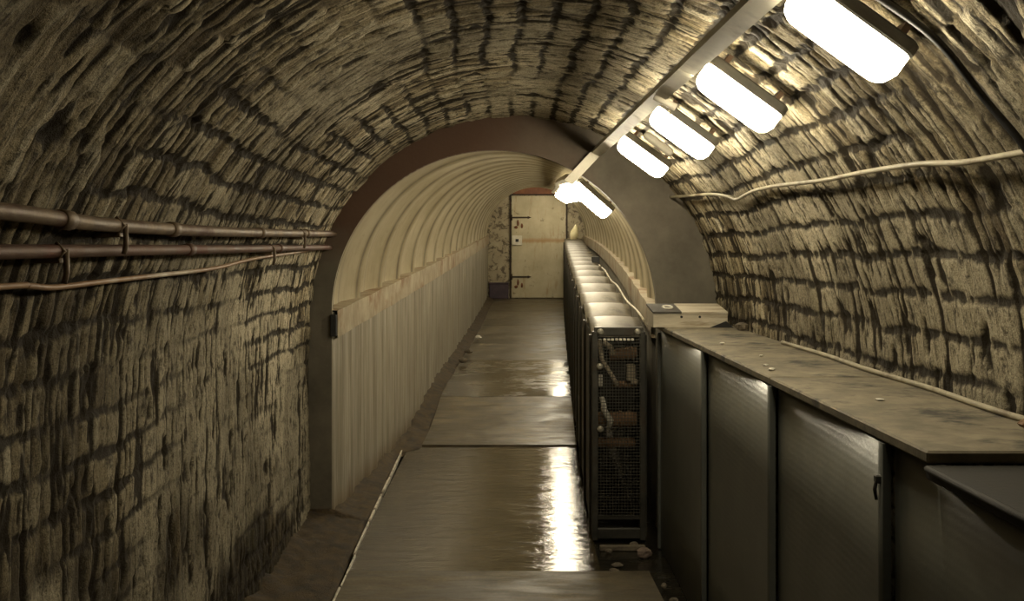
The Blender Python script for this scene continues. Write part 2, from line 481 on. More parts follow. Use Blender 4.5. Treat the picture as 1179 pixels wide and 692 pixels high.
# ------------------------------------------------------------------ lined tunnel
ts = np.arange(.0, END+.001, .025)
na = 72
P = np.zeros((len(ts), na+1, 3))
for i,t in enumerate(ts):
    ph = t % .85
    # scalloped sheets meeting in raised ribs
    r = .995 + .075*abs(math.sin(math.pi*t/.85))**.8 - .012*math.exp(-((ph-.425)/.03)**2)
    if t < .05: r = 1.0
    for j in range(na+1):
        a = math.pi*(1-j/na)
        P[i,j] = (cx(t)+r*math.cos(a), PORT+t, SP+cz(t)+r*math.sin(a))
lin = MB().grid(P).build('ceiling_liner', M['liner'], recalc=False)
lapv = np.repeat(np.array([.95*math.exp(-(((t % .85)-.10)/.045)**2) + .9*math.exp(-(((t % .85)-.80)/.02)**2) + .6*math.exp(-(((t % .85)-.47)/.03)**2) for t in ts]), na+1)  # seam dirt lines, widened and deepened to paint shade between ribs
lin.data.attributes.new('lap', 'FLOAT', 'POINT').data.foreach_set('value', lapv.astype(np.float32))
struct(lin)
for side, nm in ((-1,'wall_left_lined'), (1,'wall_right_lined')):
    zs = np.linspace(-.12, SP, 14)
    ts2 = np.arange(0, END+.001, .02)
    P = np.zeros((len(ts2), len(zs), 3))
    for i,t in enumerate(ts2):
        ph = t % .85
        off = .012*math.exp(-((ph-.42)/.30)**2) - .022*math.exp(-(ph/.014)**2) - .022*math.exp(-((ph-.85)/.014)**2) + .006*math.cos(2*math.pi*t/.283)
        for j,z in enumerate(zs):
            P[i,j] = (cx(t) + side*(1.0-off), PORT+t, cz(t)+z)
    struct(MB().grid(P).build(nm, M['panel'], recalc=False))
    # board along the springing
    P = np.zeros((len(ts2), 4, 3))
    for i,t in enumerate(ts2):
        w = .004*math.sin(t*7.3)
        for j,(dx,z) in enumerate(((-.11,SP+.015),(.035,SP+.012),(.035,SP-.155),(-.005,SP-.16))):
            P[i,j] = (cx(t)+side*(1.0-dx-w*(j in (1,2))), PORT+.01+t*.998, cz(t)+z)
    o = MB().grid(P, False).build('trim_1' if side < 0 else 'trim_2', M['band'], recalc=False)
    struct(o)
m = MB().box((-1.006,PORT-.03,1.135),(-.968,PORT+.004,1.268), b=.004)
tag(m.build('end_bracket', M['black']), 'small black bracket on the grey pillar at the start of the timber band', 'bracket')

# ------------------------------------------------------------------ end wall and door
YE = PORT+END
cE, zE = cx(END), cz(END)
lp = loop(cE, SP+zE, 1.06, cE-1.06, cE+1.06, zE-.15)
m = MB().add([(x,YE,z) for x,z in lp], [tuple(range(len(lp)))])
struct(m.build('wall_back', M['peel']))
dx0, dx1, dz0, dz1 = .345, 1.475, zE+.005, zE+2.115
door = thing('door_1', ((dx0+dx1)/2, YE-.03, dz0), 'cream steel door with rust stains at the end of the tunnel', 'door')
door['kind'] = 'structure'
m = MB().box((dx0+.012,YE-.045,dz0+.012),(dx1-.012,YE-.012,dz1-.012), b=.004)
m.build('door_leaf', M['door'], door)
m = MB()
for a,b in (((dx0-.03,dz0),(dx0,dz1+.03)), ((dx1,dz0),(dx1+.03,dz1+.03)), ((dx0,dz1),(dx1,dz1+.03))):
    m.box((a[0],YE-.03,a[1]),(b[0],YE-.002,b[1]))
m.build('door_frame', M['gap'], door)
for z in (dz0+.44, dz0+1.655):
    m = MB().box((dx0+.0,YE-.062,z-.016),(dx0+.34,YE-.046,z+.016), b=.003)
    m.tube([(dx0+.01,YE-.06,z-.06),(dx0+.01,YE-.06,z+.06)], .018, 8)
    m.add([(dx0+.34,YE-.062,z-.03),(dx0+.42,YE-.058,z),(dx0+.34,YE-.062,z+.03),(dx0+.34,YE-.046,z-.03),(dx0+.42,YE-.046,z),(dx0+.34,YE-.046,z+.03)],
          [(0,1,2),(5,4,3),(0,3,4,1),(1,4,5,2),(2,5,3,0)])
    m.build('hinge', M['gap'], door)
    m = MB()
    for (px,pz,w,h) in ((.14,-.11,.045,.12),(.10,-.20,.08,.05),(.22,-.17,.05,.09)):
        m.tube([(dx0+px,YE-.047,z+pz-h/2),(dx0+px+.004,YE-.052,z+pz),(dx0+px,YE-.047,z+pz+h/2)], [w*.3,w*.5,w*.25], 8)
    m.build('rust_boss', M['lintel'], door)
lk = MB().box((dx0+.015,YE-.085,dz0+1.09),(dx0+.225,YE-.046,dz0+1.29), b=.008).build('lock_case', M['cream'], door)
MB().box((dx0+.09,YE-.096,dz0+1.155),(dx0+.155,YE-.086,dz0+1.215), b=.004).build('keyhole_plate', M['black'], lk)
m = MB().box((dx0-.05,YE-.05,dz1+.03),(dx1+.05,YE-.002,dz1+.17), b=.006)
struct(m.build('trim_3', M['lintel']))
m = MB().box((-.10,YE-.11,zE+.0),(dx0-.05,YE-.004,zE+.30), b=.01).box((-.11,YE-.12,zE+.30),(dx0-.045,YE-.004,zE+.33), b=.006)
struct(m.build('baseboard_back', M['plinth']))

# ------------------------------------------------------------------ floor
def slab(name, mat, pts, zt, th=.09, nx=2):
    """pts: list of (y, x0, x1, z)"""
    m = MB(); k = len(pts)
    top = [[(x0,y,z),(x1,y,z)] for y,x0,x1,z in pts]
    bot = [[(x0,y,z-th),(x1,y,z-th)] for y,x0,x1,z in pts]
    vs = [p for r in top for p in r] + [p for r in bot for p in r]
    o = 2*k
    fs = []
    for i in range(k-1):
        a = 2*i
        fs += [(a,a+1,a+3,a+2), (o+a+2,o+a+3,o+a+1,o+a), (a,a+2,o+a+2,o+a), (a+1,o+a+1,o+a+3,a+3)]
    fs += [(0,o,o+1,1), (2*k-2,2*k-1,o+2*k-1,o+2*k-2)]
    m.add(vs, fs)
    return struct(m.build(name, mat))
T1 = 2.5
slab('floor', M['dry'], [(-2,-.76,.86,.006),(5.62,-.76,.80,.006)], 0)
slab('floor.001', M['wet'], [(5.632,-.755,.555,0),(PORT,-.755,.575,0),(PORT+T1-.012,-.72,kx(T1)-.03,0)], 0)
tt = [T1, 4.3, 6.6, 8.2, 10.4, 12.8, END]
for i in range(len(tt)-1):
    a, b = tt[i], tt[i+1]-.012
    sub = np.linspace(a, b, 4)
    def lift(t): return cz(t) if t > 5 else cz(t)*ss(T1, 5., np.array(t))*1.0 + .012
    slab('floor', M['wet2'] if i == 1 else M['damp_shade'],
         [(PORT+t, cx(t)-.80 - .03*min(t-T1,2), kx(t)-.02, float(lift(t))) for t in sub], 0)
# bed under the slabs: wet gutter
ts3 = np.concatenate([np.arange(-2-PORT, 0, .35), np.arange(0, END+.01, .3)])
P = np.zeros((len(ts3), 2, 3))
for i,t in enumerate(ts3):
    zb = cz(t) if t > 5 else (0 if t < T1 else cz(t)*float(ss(T1,5.,np.array(t))))
    if t < 0: P[i] = ((-1.2,PORT+t,-.045),(1.45,PORT+t,-.045))
    else: P[i] = ((cx(t)-1.02,PORT+t,zb-.045),(cx(t)+1.02,PORT+t,zb-.045))
struct(MB().grid(P, True).build('floor_gutter', M['gutter'], recalc=False))
# dirt banked against the left wall
ys = np.concatenate([np.arange(-.5, PORT, .03), np.arange(PORT, YE, .06)])
xs = np.linspace(0, 1, 22)
YY, XX = np.meshgrid(ys, xs, indexing='ij')
tt_ = np.clip(YY-PORT, 0, None)
wl = np.where(YY < PORT, VC[0]-VR-.03, cx(tt_)-1.01)
zb = np.where(tt_ > 5, cz(tt_), cz(tt_)*ss(T1,5.,tt_))
edge = np.where(tt_ <= T1, -.765, cx(tt_)-.80) + .035*(fbm(YY*3, YY*0, 5, 3)-.5) - .01
edge = edge*(1-ss(T1-.4,T1-.05,tt_)) + (cx(tt_)-.80-.03*np.clip(tt_-T1,0,2)+.05*(fbm(YY*1.8, YY*0, 8, 3)-.4))*ss(T1-.4,T1-.05,tt_)
X = wl + (edge-wl)*XX
Hn = fbm(X*9, YY*6, 4, 4)
Z = zb + .004 + (.055*(1-XX)**1.4) * (.5+1.0*Hn) + .02*(Hn-.5)*(1-XX*.6)
Z[:, -1] = (zb - .03)[:, -1]
P = np.stack([X, YY, Z], -1)
o = MB().grid(P).build('dirt', M['dirt'], recalc=False)
tag(o, 'brown dirt banked along the foot of the wall left of the walkway', 'dirt', kind='stuff')
# edging strips in a painted glint, for the wet groove beside the slab
m = MB()
y = 1.2
while y < PORT+T1-.1:
    L = random.uniform(.25,.9)
    x = -.762 + random.uniform(-.006,.006)
    w = random.uniform(.003,.0075)
    y1 = min(y+L, PORT+T1-.05)
    m.box((x-w,y,-.02),(x+w,y1,.010+random.uniform(0,.004)), b=.002)
    y = y1 + random.choice((.0,.0,.02,.08))
struct(m.build('trim_4', M['edging']))

# ------------------------------------------------------------------ conveyor in the lined tunnel
CT0 = -.33                     # front of the conveyor, in front of the bulkhead
def chz(t): return (cz(t) if t > 0 else .0)
conv = thing('belt_conveyor', (kx(0)+.14, PORT+CT0, -.04), 'long dark conveyor under curved metal covers with a wire guard on its end', 'conveyor')
CW = .285
steps = [CT0 + .06 + .86*i for i in range(19)]
steps = [s for s in steps if s < END-.3]
for i,t0 in enumerate(steps):
    t1 = min(t0+.86, END-.02)
    # curved cover sheet: humped along its length, with a rolled lip at the near edge
    k = 12
    P = np.zeros((k+1, 7, 3))
    for a in range(k+1):
        f = a/k; t = t0+.02+(t1-t0-.04)*f
        hump = .085*math.sin(math.pi*f)**.7 - .045
        for b in range(7):
            g = b/6
            P[a,b] = (kx(t)-.012+(CW+.03+.004*max(t,0))*g, PORT+t, 1.195+chz(t)+hump-.010*(2*g-1)**2)
    m = MB().grid(P)
    # turned-down sides
    for g in (0,6):
        Q = np.stack([P[:,g], P[:,g]-np.array([0,0,.035])], 1)
        m.grid(Q, False)
    lipc = P[0]+np.array([0,0,.012])
    m.tube([tuple(p+np.array([0,.0,-.004])) for p in lipc], .009, 8)
    m.build('cover', M['galv'], conv, recalc=True)
    # side plates
    for sx in (0,1):
        pts = []
        for t in (t0+.006, t1-.006):
            x = kx(t) + (CW if sx else 0)
            pts.append((x, PORT+t, chz(t)))
        th = .012 if sx else -.012
        m = MB()
        vs = []
        for (x,y,zc) in pts:
            for (ax,az) in ((x,-.03),(x,1.16),(x+th,1.16),(x+th,-.03)):
                vs.append((ax,y,az+zc))
        m.add(vs, [(0,1,2,3),(7,6,5,4),(0,4,5,1),(1,5,6,2),(2,6,7,3),(3,7,4,0)])
        # vertical stiffener at the near edge
        x,y,zc = pts[0]
        s = -1 if not sx else 1
        m.box((min(x,x+s*.028),y,zc-.03),(max(x,x+s*.028),y+.03,zc+1.165))
        m.build('side_panel', M['dark_steel'], conv)
# end frame
yF = PORT+CT0
x0, x1 = kx(CT0), kx(CT0)+CW
m = MB()
m.box((x0-.014,yF-.02,-.03),(x0+.020,yF+.03,1.19), b=.004).box((x1-.020,yF-.02,-.03),(x1+.014,yF+.03,1.19), b=.004)
m.box((x0,yF-.015,1.165),(x1,yF+.025,1.215), b=.004).box((x0,yF-.015,-.02),(x1,yF+.025,.04), b=.004)
m.box((x0,yF-.012,.09),(x1,yF+.01,.115), b=.003)
endf = m.build('end_frame', M['dark_steel'], conv)
# wire mesh guard
m = MB()
gx = np.linspace(x0+.02, x1-.02, 15); gz = np.linspace(.115, 1.16, 58)
for x in gx: m.box((x-.0016,yF-.014,.11),(x+.0016,yF-.0108,1.165))
for z in gz: m.box((x0+.01,yF-.0175,z-.0016),(x1-.01,yF-.0143,z+.0016))
m.build('mesh_guard', M['wire'], conv, recalc=False)
for (bx,bz) in ((x0+.034,1.187),(x1-.034,1.187),(x0+.030,.985),(x0+.034,.62)):
    m = MB().tube([(bx,yF-.034,bz),(bx,yF-.028,bz),(bx,yF-.014,bz)], [.012,.019,.021], 14)
    m.tube([(bx,yF-.042,bz),(bx,yF-.033,bz)], .009, 6)
    m.build('bolt', M['bolt'], endf)
m = MB()
for i in range(8):
    a = x0+.05+i*(CW-.10)/8
    m.box((a,yF-.03,1.137),(a+.016,yF-.018,1.150), b=.002)
m.build('peg_strip', M['cream'], endf)
# works seen through the guard
def roller(name, y, z, r, mat, sag=.0, xa=None):
    a = x0+.02 if xa is None else xa
    m = MB().tube([(a,y,z+sag),(a+.05,y,z+sag*.6),(x1-.05,y,z),(x1-.02,y,z)], [r*.9,r,r,r*.9], 16)
    for k in range(4):
        xx = a+.04+k*(x1-.06-a)/4
        m.tube([(xx,y,z+sag*.5),(xx+.012,y,z+sag*.45)], r*1.12, 16)
    return m.build(name, mat, conv)
roller('idler_roller', yF+.12, 1.055, .034, M['roller'], -.02, x0+.10)
roller('idler_roller', yF+.13, .865, .020, M['roller'], .0, x0+.12)
roller('idler_roller', yF+.14, .655, .045, M['roller'])
roller('idler_roller', yF+.22, .50, .03, M['roller'])
m = MB().tube([(x0+.035,yF+.06,1.14),(x0+.05,yF+.06,1.02),(x0+.125,yF+.06,.90),(x0+.14,yF+.06,.865)], .013, 10)
m.build('brace', M['brace'], conv)
m = MB().tube([(x0+.06,yF+.10,1.12),(x0+.11,yF+.10,1.085),(x0+.12,yF+.10,1.04)], .017, 10); m.build('brace', M['brace'], conv)
m = MB().box((x1-.085,yF+.07,.89),(x1-.035,yF+.11,.99), b=.006).box((x1-.06,yF+.07,.87),(x1-.02,yF+.10,.90), b=.004); m.build('bearing_block', M['brace'], conv)
m = MB().tube([(x0+.05,yF+.05,.80),(x0+.065,yF+.05,.72),(x0+.10,yF+.05,.66),(x0+.09,yF+.05,.61)], [.014,.018,.02,.012], 10); m.build('scraper', M['chip'], conv)
m = MB().box((x0+.03,yF+.06,.86),(x0+.055,yF+.08,.93), b=.004); m.build('bracket', M['chip'], conv)
P = np.zeros((24,2,3))
for i in range(24):
    a = math.pi*(.5+i/23)
    P[i] = ((x0+.03, yF+.32+.18*math.cos(a)*1.0, .86+.19*math.sin(a)), (x1-.03, yF+.32+.18*math.cos(a), .86+.19*math.sin(a)))
MB().grid(P).build('belt', M['rubber'], conv)
# switch box standing on the cover edge
tb = 6.1
bx, bz = kx(tb)+CW+.012, 1.205+cz(tb)
sw = thing('switch_box', (bx, PORT+tb, bz-.03), 'small black switch box standing on the conveyor covers beside the right wall', 'switch box')
MB().box((bx-.045,PORT+tb-.05,bz-.03),(bx+.045,PORT+tb+.05,bz+.085), b=.006).build('case', M['black'], sw)
MB().tube([(bx+.03,PORT+tb-.04,bz),(bx+.06,PORT+tb-.10,bz-.03),(bx+.065,PORT+tb-.16,bz-.10),(bx+.03,PORT+tb-.2,bz-.12)], .008, 8).build('cable_tail', M['black'], sw)
# bag at the far end of the conveyor
te = END-.75
bx, by, bz = kx(te)+.16, PORT+te, 1.205+cz(te)
rows_ = []
for a in range(9):
    f = a/8
    r = .095*math.sin(math.pi*min(f*.9+.06,1))**.6*(1-.35*f)
    rows_.append([(bx+r*math.cos(q)*(1+.12*math.sin(3*q+a))+.06*f, by+r*.8*math.sin(q), bz+.30*f+.02*math.sin(2*q)*f) for q in np.linspace(0,2*math.pi,15)])
tag(MB().grid(np.array(rows_)).build('plastic_bag', M['bag']), 'small pale yellow bag standing at the far end of the conveyor beside the door', 'bag')
# retro-fit second pale cable on the far right wall foot
m = MB().tube([(kx(t)+CW+.045, PORT+t, 1.215+cz(max(t,0))+.012*math.sin(t*3.1)) for t in np.arange(.1, 6.0, .25)], .009, 8)
tag(m.build('power_cable', M['wcable']), 'thin pale cable lying along the right edge of the conveyor covers', 'cable')

# ------------------------------------------------------------------ dark housing on the right, in the brick vault
BX, BZ = .925, 1.215
YB = 6.2
hs = thing('machine_housing', (1.14, (YB+1)/2, -.04), 'long dark sheet metal housing with dusty lids along the right brick wall', 'housing')
edges = [.3, 1.5, 2.58, 3.64, 4.83, YB]
for a,b in zip(edges[:-1], edges[1:]):
    k = 26
    zs = np.linspace(-.04, BZ-.002, 5)
    P = np.zeros((k+1, len(zs), 3))
    for i in range(k+1):
        f = i/k
        y = a+.004+(b-a-.008)*f
        bow = -.026*(1-f)**2.2
        for j,z in enumerate(zs): P[i,j] = (BX+.026+bow, y, z)
    m = MB().grid(P)
    Q = P + np.array([.02,0,0])
    m.grid(Q)
    m.grid(np.stack([P[0],Q[0]],1), False); m.grid(np.stack([P[-1],Q[-1]],1), False); m.grid(np.stack([P[:,0],Q[:,0]],1), False); m.grid(np.stack([P[:,-1],Q[:,-1]],1), False)
    pn = m.build('side_panel', M['sheet'], hs)
    if a == 2.58: latch_panel = pn
m = MB().box((BX+.01,YB,-.04),(1.30,YB+.02,BZ-.02), b=.003); m.build('end_panel', M['sheet'], hs)
m = MB().box((BX+.07,.3,-.04),(1.30,YB-.002,.02)); m.build('base_rail', M['dark_steel'], hs)
XW = VC[0]+VR-.035
lids = [(.3,1.35,0),(1.36,2.32,0),(2.33,3.66,1),(3.67,4.86,1),(4.87,YB+.02,1)]
for a,b,kd in lids:
    m = MB().box((BX+(.004 if kd else -.004),a,BZ-(0 if kd else .03)),(XW,b,BZ+(.028 if kd else 0)), b=.005)
    if not kd: m.tube([(BX-.004,a+.01,BZ-.006),(BX-.004,b-.01,BZ-.006)], .007, 8)
    lidp = m.build('lid', M['lid'] if kd else M['rubber'], hs)
    if not kd: lidp['label'] = 'black rubber covered lid'
m = MB().box((BX-.012,2.595,1.115),(BX+.012,2.615,1.135), b=.003).tube([(BX-.006,2.605,1.13),(BX-.012,2.605,1.10),(BX-.008,2.605,1.075)], [.004,.005,.004], 8)
m.build('latch', M['dark_steel'], latch_panel)

# box on the end of the housing
LZ = BZ+.028
bx0, bx1, by0, by1, bz0 = .868, 1.275, 5.93, 6.20, LZ
bx = thing('wooden_box', ((bx0+bx1)/2, (by0+by1)/2, bz0), 'pale wooden box with a split sloping lid on the end of the dark housing', 'box')
m = MB().box((bx0,by0,bz0),(bx1,by0+.018,bz0+.075), b=.002)
m.box((bx0,by1-.018,bz0),(bx1,by1,bz0+.105), b=.002)
for xx in (bx0, bx1-.016):
    m.add([(xx,by0+.018,bz0),(xx,by1-.018,bz0),(xx,by1-.018,bz0+.103),(xx,by0+.018,bz0+.073),
           (xx+.016,by0+.018,bz0),(xx+.016,by1-.018,bz0),(xx+.016,by1-.018,bz0+.103),(xx+.016,by0+.018,bz0+.073)],
          [(0,1,2,3),(7,6,5,4),(0,4,5,1),(1,5,6,2),(2,6,7,3),(3,7,4,0)])
m.build('body', M['wood'], bx)
def lidslab(xa, xb, mat, nm):
    m = MB(); d = .010
    vs = []
    for (y,z) in ((by0-.004,bz0+.076),(by1,bz0+.107)):
        for x in (xa,xb): vs += [(x,y,z),(x,y,z+d)]
    m.add(vs, [(0,2,3,1),(4,5,7,6),(0,1,5,4),(2,6,7,3),(1,3,7,5),(0,4,6,2)])
    return m.build(nm, mat, bx)
l1 = lidslab(bx0, bx0+.155, M['plate'], 'lid'); l1['label'] = 'dark lid plate with a pale oval eye'
lidslab(bx0+.158, bx1, M['wood'], 'lid')
m = MB()
cxp, cyp, czp = bx0+.10, (by0+by1)/2, bz0+.104
pts = [(cxp+.026*math.cos(a), cyp+.045*math.sin(a), czp+.045*math.sin(a)*.115) for a in np.linspace(0,2*math.pi,17)]
m.tube(pts, .006, 6, False); m.build('oval_eye', M['chip'], l1)
for xx in (bx0+.155, bx0+.255):
    MB().tube([(xx,by0-.004,bz0+.058),(xx,by0+.003,bz0+.058)], .007, 8).build('screw', M['black'], bx)
m = MB().add([(bx1-.10,by0-.014,bz0),(bx1+.03,by0-.014,bz0),(bx1-.01,by0-.014,bz0+.035),(bx1-.10,by0-.002,bz0),(bx1+.03,by0-.002,bz0),(bx1-.01,by0-.002,bz0+.035)],
             [(0,1,2),(5,4,3),(0,3,4,1),(1,4,5,2),(2,5,3,0)])
m.build('corner_wedge', M['black'], bx)

# ------------------------------------------------------------------ lamps and trunking
def frame_at(cxx, czz, r, ang, y):
    """tangent frame on an arch: local x = tangent (clockwise from the crown), local z = inward"""
    p = Vector((cxx + r*math.sin(ang), y, czz + r*math.cos(ang)))
    tx = Vector((math.cos(ang), 0, -math.sin(ang)))
    inn = Vector((-math.sin(ang), 0, -math.cos(ang)))
    return p, tx, inn
ANG = math.radians(36)
def make_lamp(loc, tx, inn, label, group, mat='lamp'):
    root = thing('bulkhead_lamp', loc, label, 'lamp', group)
    L = Vector(loc)
    def W(a, y, b): p = L + tx*a + inn*b; return (p.x, p.y+y, p.z)
    # housing: a shallow tray
    m = MB()
    def ring(hl, hw, b, rr, n=6):
        out = []
        for (sx, sy, a0) in ((1,1,0),(-1,1,90),(-1,-1,180),(1,-1,270)):
            for q in range(n+1):
                an = math.radians(a0+90*q/n)
                out.append(W(sx*(hl-rr)+rr*math.cos(an), sy*(hw-rr)+rr*math.sin(an), b))
        return out
    def loft(rings, smooth=False):
        k = len(rings[0]); vs = [p for r in rings for p in r]
        fs = [(i*k+j, i*k+(j+1)%k, (i+1)*k+(j+1)%k, (i+1)*k+j) for i in range(len(rings)-1) for j in range(k)]
        m.add(vs, fs, smooth)
        m.add(vs, [tuple(range(k-1,-1,-1)), tuple(range((len(rings)-1)*k, len(rings)*k))])
    loft([ring(.142,.040,-.046,.018), ring(.150,.046,-.040,.022), ring(.150,.046,-.016,.022), ring(.146,.044,-.010,.02)])
    m.build('housing', M['housing'], root)
    m = MB()
    loft([ring(.146,.044,-.010,.026), ring(.146,.043,.034,.026), ring(.138,.038,.052,.024), ring(.124,.030,.063,.022), ring(.10,.02,.067,.015)], True)
    m.build('diffuser', M[mat], root)
    for sx in (-1,1):
        a = sx*.10; m = MB()
        p = [W(a-.008,-.03,-.075),W(a+.008,-.03,-.075),W(a+.008,.03,-.075),W(a-.008,.03,-.075),W(a-.008,-.03,-.046),W(a+.008,-.03,-.046),W(a+.008,.03,-.046),W(a-.008,.03,-.046)]
        m.add(p, [(3,2,1,0),(4,5,6,7),(0,1,5,4),(1,2,6,5),(2,3,7,6),(3,0,4,7)])
        m.build('mounting_foot', M['brown'], root)
    # gland joining the lamp to the trunking
    m = MB().tube([W(-.205,0,-.012),W(-.158,0,-.012)], .013, 10)
    m.build('gland', M['trunk'], root)
    return root
near = [2.44, 3.51, 4.57, 5.77]
nl = ['bright oblong bulkhead lamp on the brick vault, largest and closest of the row',
      'bright oblong bulkhead lamp on the brick vault, second along the trunking from the largest lamp',
      'bright oblong lamp on the brick vault, third along, beside a small hanging wire',
      'bright oblong bulkhead lamp on the brick vault, last before the bulkhead']
for y, lb in zip(near, nl):
    p, tx, inn = frame_at(VC[0], VC[1], 1.158, ANG, y)
    make_lamp(p, tx, inn, lb, 'lamps along the brick vault', 'lamp_weak' if y < 3 else 'lamp')
farT = [.45, 1.35, 2.3, 3.3, 4.3, 5.35, 6.4, 7.5, 8.7, 10.0, 11.4, 13.0, 14.5]
for i,t in enumerate(farT):
    p, tx, inn = frame_at(cx(t), SP+cz(t), .935, math.radians(42-1.5*min(t,6)), PORT+t)
    lb = 'bright oblong lamp just inside the lined tunnel, in front of the cluster of lamps' if i == 0 else 'bright oblong lamp deep in the lined tunnel, overlapping others in one white glow'
    make_lamp(p, tx, inn, lb, 'lamps along the lined tunnel', 'lamp' if i < 4 else 'lamp_far')

# trunking: rectangular duct at the left ends of the lamps, stepping down at the bulkhead
A2 = math.radians(26.5)
tr = thing('cable_trunking', frame_at(VC[0],VC[1],1.14,A2,3.9)[0], 'pale rectangular cable trunking running along the vault past the left ends of the lamps', 'trunking')
def duct(path, w=.027, h=.022):
    m = MB(); vs = []
    for (p, tx, inn) in path:
        for (a,b) in ((-w,-h),(w,-h),(w,h),(-w,h)): vs.append(tuple(p+tx*a+inn*b))
    k = len(path)
    fs = [(i*4+j, i*4+(j+1)%4, (i+1)*4+(j+1)%4, (i+1)*4+j) for i in range(k-1) for j in range(4)]
    fs += [(3,2,1,0), tuple(range(4*k-4,4*k))]
    m.add(vs, fs); return m
seg = [1.0, 2.3, 3.5, 4.7, 5.75, 6.56]
for a,b in zip(seg[:-1], seg[1:]):
    duct([frame_at(VC[0],VC[1],1.145,A2,a+.003), frame_at(VC[0],VC[1],1.145,A2,b-.003)]).build('duct', M['trunk'], tr)
pa = frame_at(VC[0],VC[1],1.145,A2,6.56); pb = frame_at(VC[0],VC[1],1.145,A2,6.62); pc = frame_at(0,SP,.945,math.radians(30),6.63); pd = frame_at(0,SP,.93,math.radians(30),6.74)
duct([pa, pb]).build('duct', M['trunk'], tr)
q1 = list(pb); q2 = list(pc)
n1 = (pb[0]-pc[0]).normalized()
def vert(p): return (p, pb[1], Vector((0,-1,0)))
duct([vert(pb[0]+Vector((0,.015,0))+n1*.03), vert(pc[0]+Vector((0,.01,0))-n1*.03)], .03, .02).build('drop_duct', M['trunk'], tr)
fp = [pc] + [frame_at(cx(t), SP+cz(t), .94, math.radians(29-1.5*min(t,6)), PORT+t) for t in np.arange(.1, END-.2, .9)]
fp = [(p, t_, i_) for (p, t_, i_) in fp]
duct(fp, .028, .02).build('duct', M['trunk'], tr)
# coupling box and hanging wire by the third lamp, pale tube between third and fourth
p,tx,inn = frame_at(VC[0],VC[1],1.118,math.radians(28.0),4.08)
m = MB().tube([tuple(p-tx*.045),tuple(p+tx*.045)], [.014,.014], 10)
tag(m.build('cable_joint', M['cream']), 'small pale cable joint on the trunking before the third lamp', 'cable joint')
p,tx,inn = frame_at(VC[0],VC[1],1.10,math.radians(33.0),4.45)
m = MB().tube([(p.x,p.y,p.z+.10),(p.x+.003,p.y,p.z+.04),(p.x,p.y,p.z-.02)], .003, 6)
tag(m.build('hanging_wire', M['wcable']), 'thin wire hanging in front of the third lamp', 'wire')
p,tx,inn = frame_at(VC[0],VC[1],1.175,math.radians(36),5.35)
m = MB().tube([tuple(p-tx*.085),tuple(p-tx*.07),tuple(p+tx*.07),tuple(p+tx*.085)], [.012,.022,.022,.012], 12)
tag(m.build('starter_tube', M['cream']), 'short pale tube on the vault between the third and fourth lamps', 'tube')
# ------------------------------------------------------------------ pipes and cables on the brick
def smooth(pts, n=6):
    pts = [np.array(p) for p in pts]; out = []
    for i in range(len(pts)-1):
        p0 = pts[max(i-1,0)]; p1 = pts[i]; p2 = pts[i+1]; p3 = pts[min(i+2,len(pts)-1)]
        for k in range(n):
            t = k/n
            out.append(tuple(.5*((2*p1)+(-p0+p2)*t+(2*p0-5*p1+4*p2-p3)*t*t+(-p0+3*p1-3*p2+p3)*t**3)))
    out.append(tuple(pts[-1])); return out
def wall_pipe(name, pts, r, mat, label, couplings, brackets):
    path = smooth(pts, 8)
    root = thing(name, pts[len(pts)//2], label, 'pipe', 'pipes on the left brick wall')
    MB().tube(path, r, 12).build('tube', mat, root)
    def at(y):
        for a,b in zip(path[:-1], path[1:]):
            if a[1] <= y <= b[1]:
                f = (y-a[1])/(b[1]-a[1]); return tuple(a[i]+(b[i]-a[i])*f for i in range(3))
        return path[-1]
    for y in couplings:
        p, q = at(y-.03), at(y+.03)
        MB().tube([p, at(y-.028), at(y+.028), q], [r*1.05, r*1.28, r*1.28, r*1.05], 12).build('coupling', mat, root)
    for y in brackets:
        p = np.array(at(y))
        m = MB().box((p[0]-.10,y-.014,p[2]-r-.012),(p[0]+r*.6,y+.014,p[2]-r), b=.002)
        m.tube([(p[0]+.0,y-.013,p[2]+r+.004),(p[0]+r+.004,y-.013,p[2]),(p[0],y-.013,p[2]-r-.004)], .005, 6)
        m.tube([(p[0]+r+.002,y,p[2]+.004),(p[0]+r+.004,y,p[2]-.05),(p[0]+r-.002,y,p[2]-.075)], .007, 6)
        m.build('pipe_bracket', M['pipe'], root)
    return root
wall_pipe('wall_pipe', [(-.985,1.0,1.765),(-.985,2.2,1.752),(-.992,2.81,1.738),(-.992,4.21,1.739),(-.985,6.66,1.764)], .0185, M['pipe'],
          'upper of two rusty pipes along the left brick wall, thicker and paler', [2.5, 3.35, 4.6, 5.7], [2.86, 5.55])
wall_pipe('wall_pipe', [(-1.012,1.0,1.668),(-1.012,2.27,1.671),(-1.012,4.2,1.674),(-1.005,6.66,1.681)], .016, M['redpipe'],
          'lower of two rusty pipes along the left brick wall, darker and redder', [3.6, 5.1], [2.52, 4.9])
cpts = [(-1.062,1.2,1.600),(-1.056,2.327,1.596),(-1.056,2.459,1.593),(-1.058,2.61,1.584),(-1.058,2.892,1.587),(-1.056,3.407,1.593),(-1.054,3.74,1.596),(-1.052,4.142,1.604),(-1.043,4.696,1.631),(-1.036,5.449,1.649),(-1.022,6.66,1.682)]
o = MB().tube(smooth(cpts), .0075, 8).build('wall_cable', M['ocable'])
tag(o, 'thin orange and white cable sagging below the pipes on the left wall', 'cable')
wpts = [(1.157,2.30,1.888),(1.155,2.458,1.888),(1.154,2.682,1.890),(1.144,2.931,1.905),(1.140,3.326,1.912),(1.139,3.761,1.913),(1.131,4.297,1.926),(1.130,4.721,1.927),(1.143,5.116,1.907),(1.131,5.248,1.926),(1.111,5.568,1.954),(1.098,6.114,1.971),(1.084,6.66,1.99)]
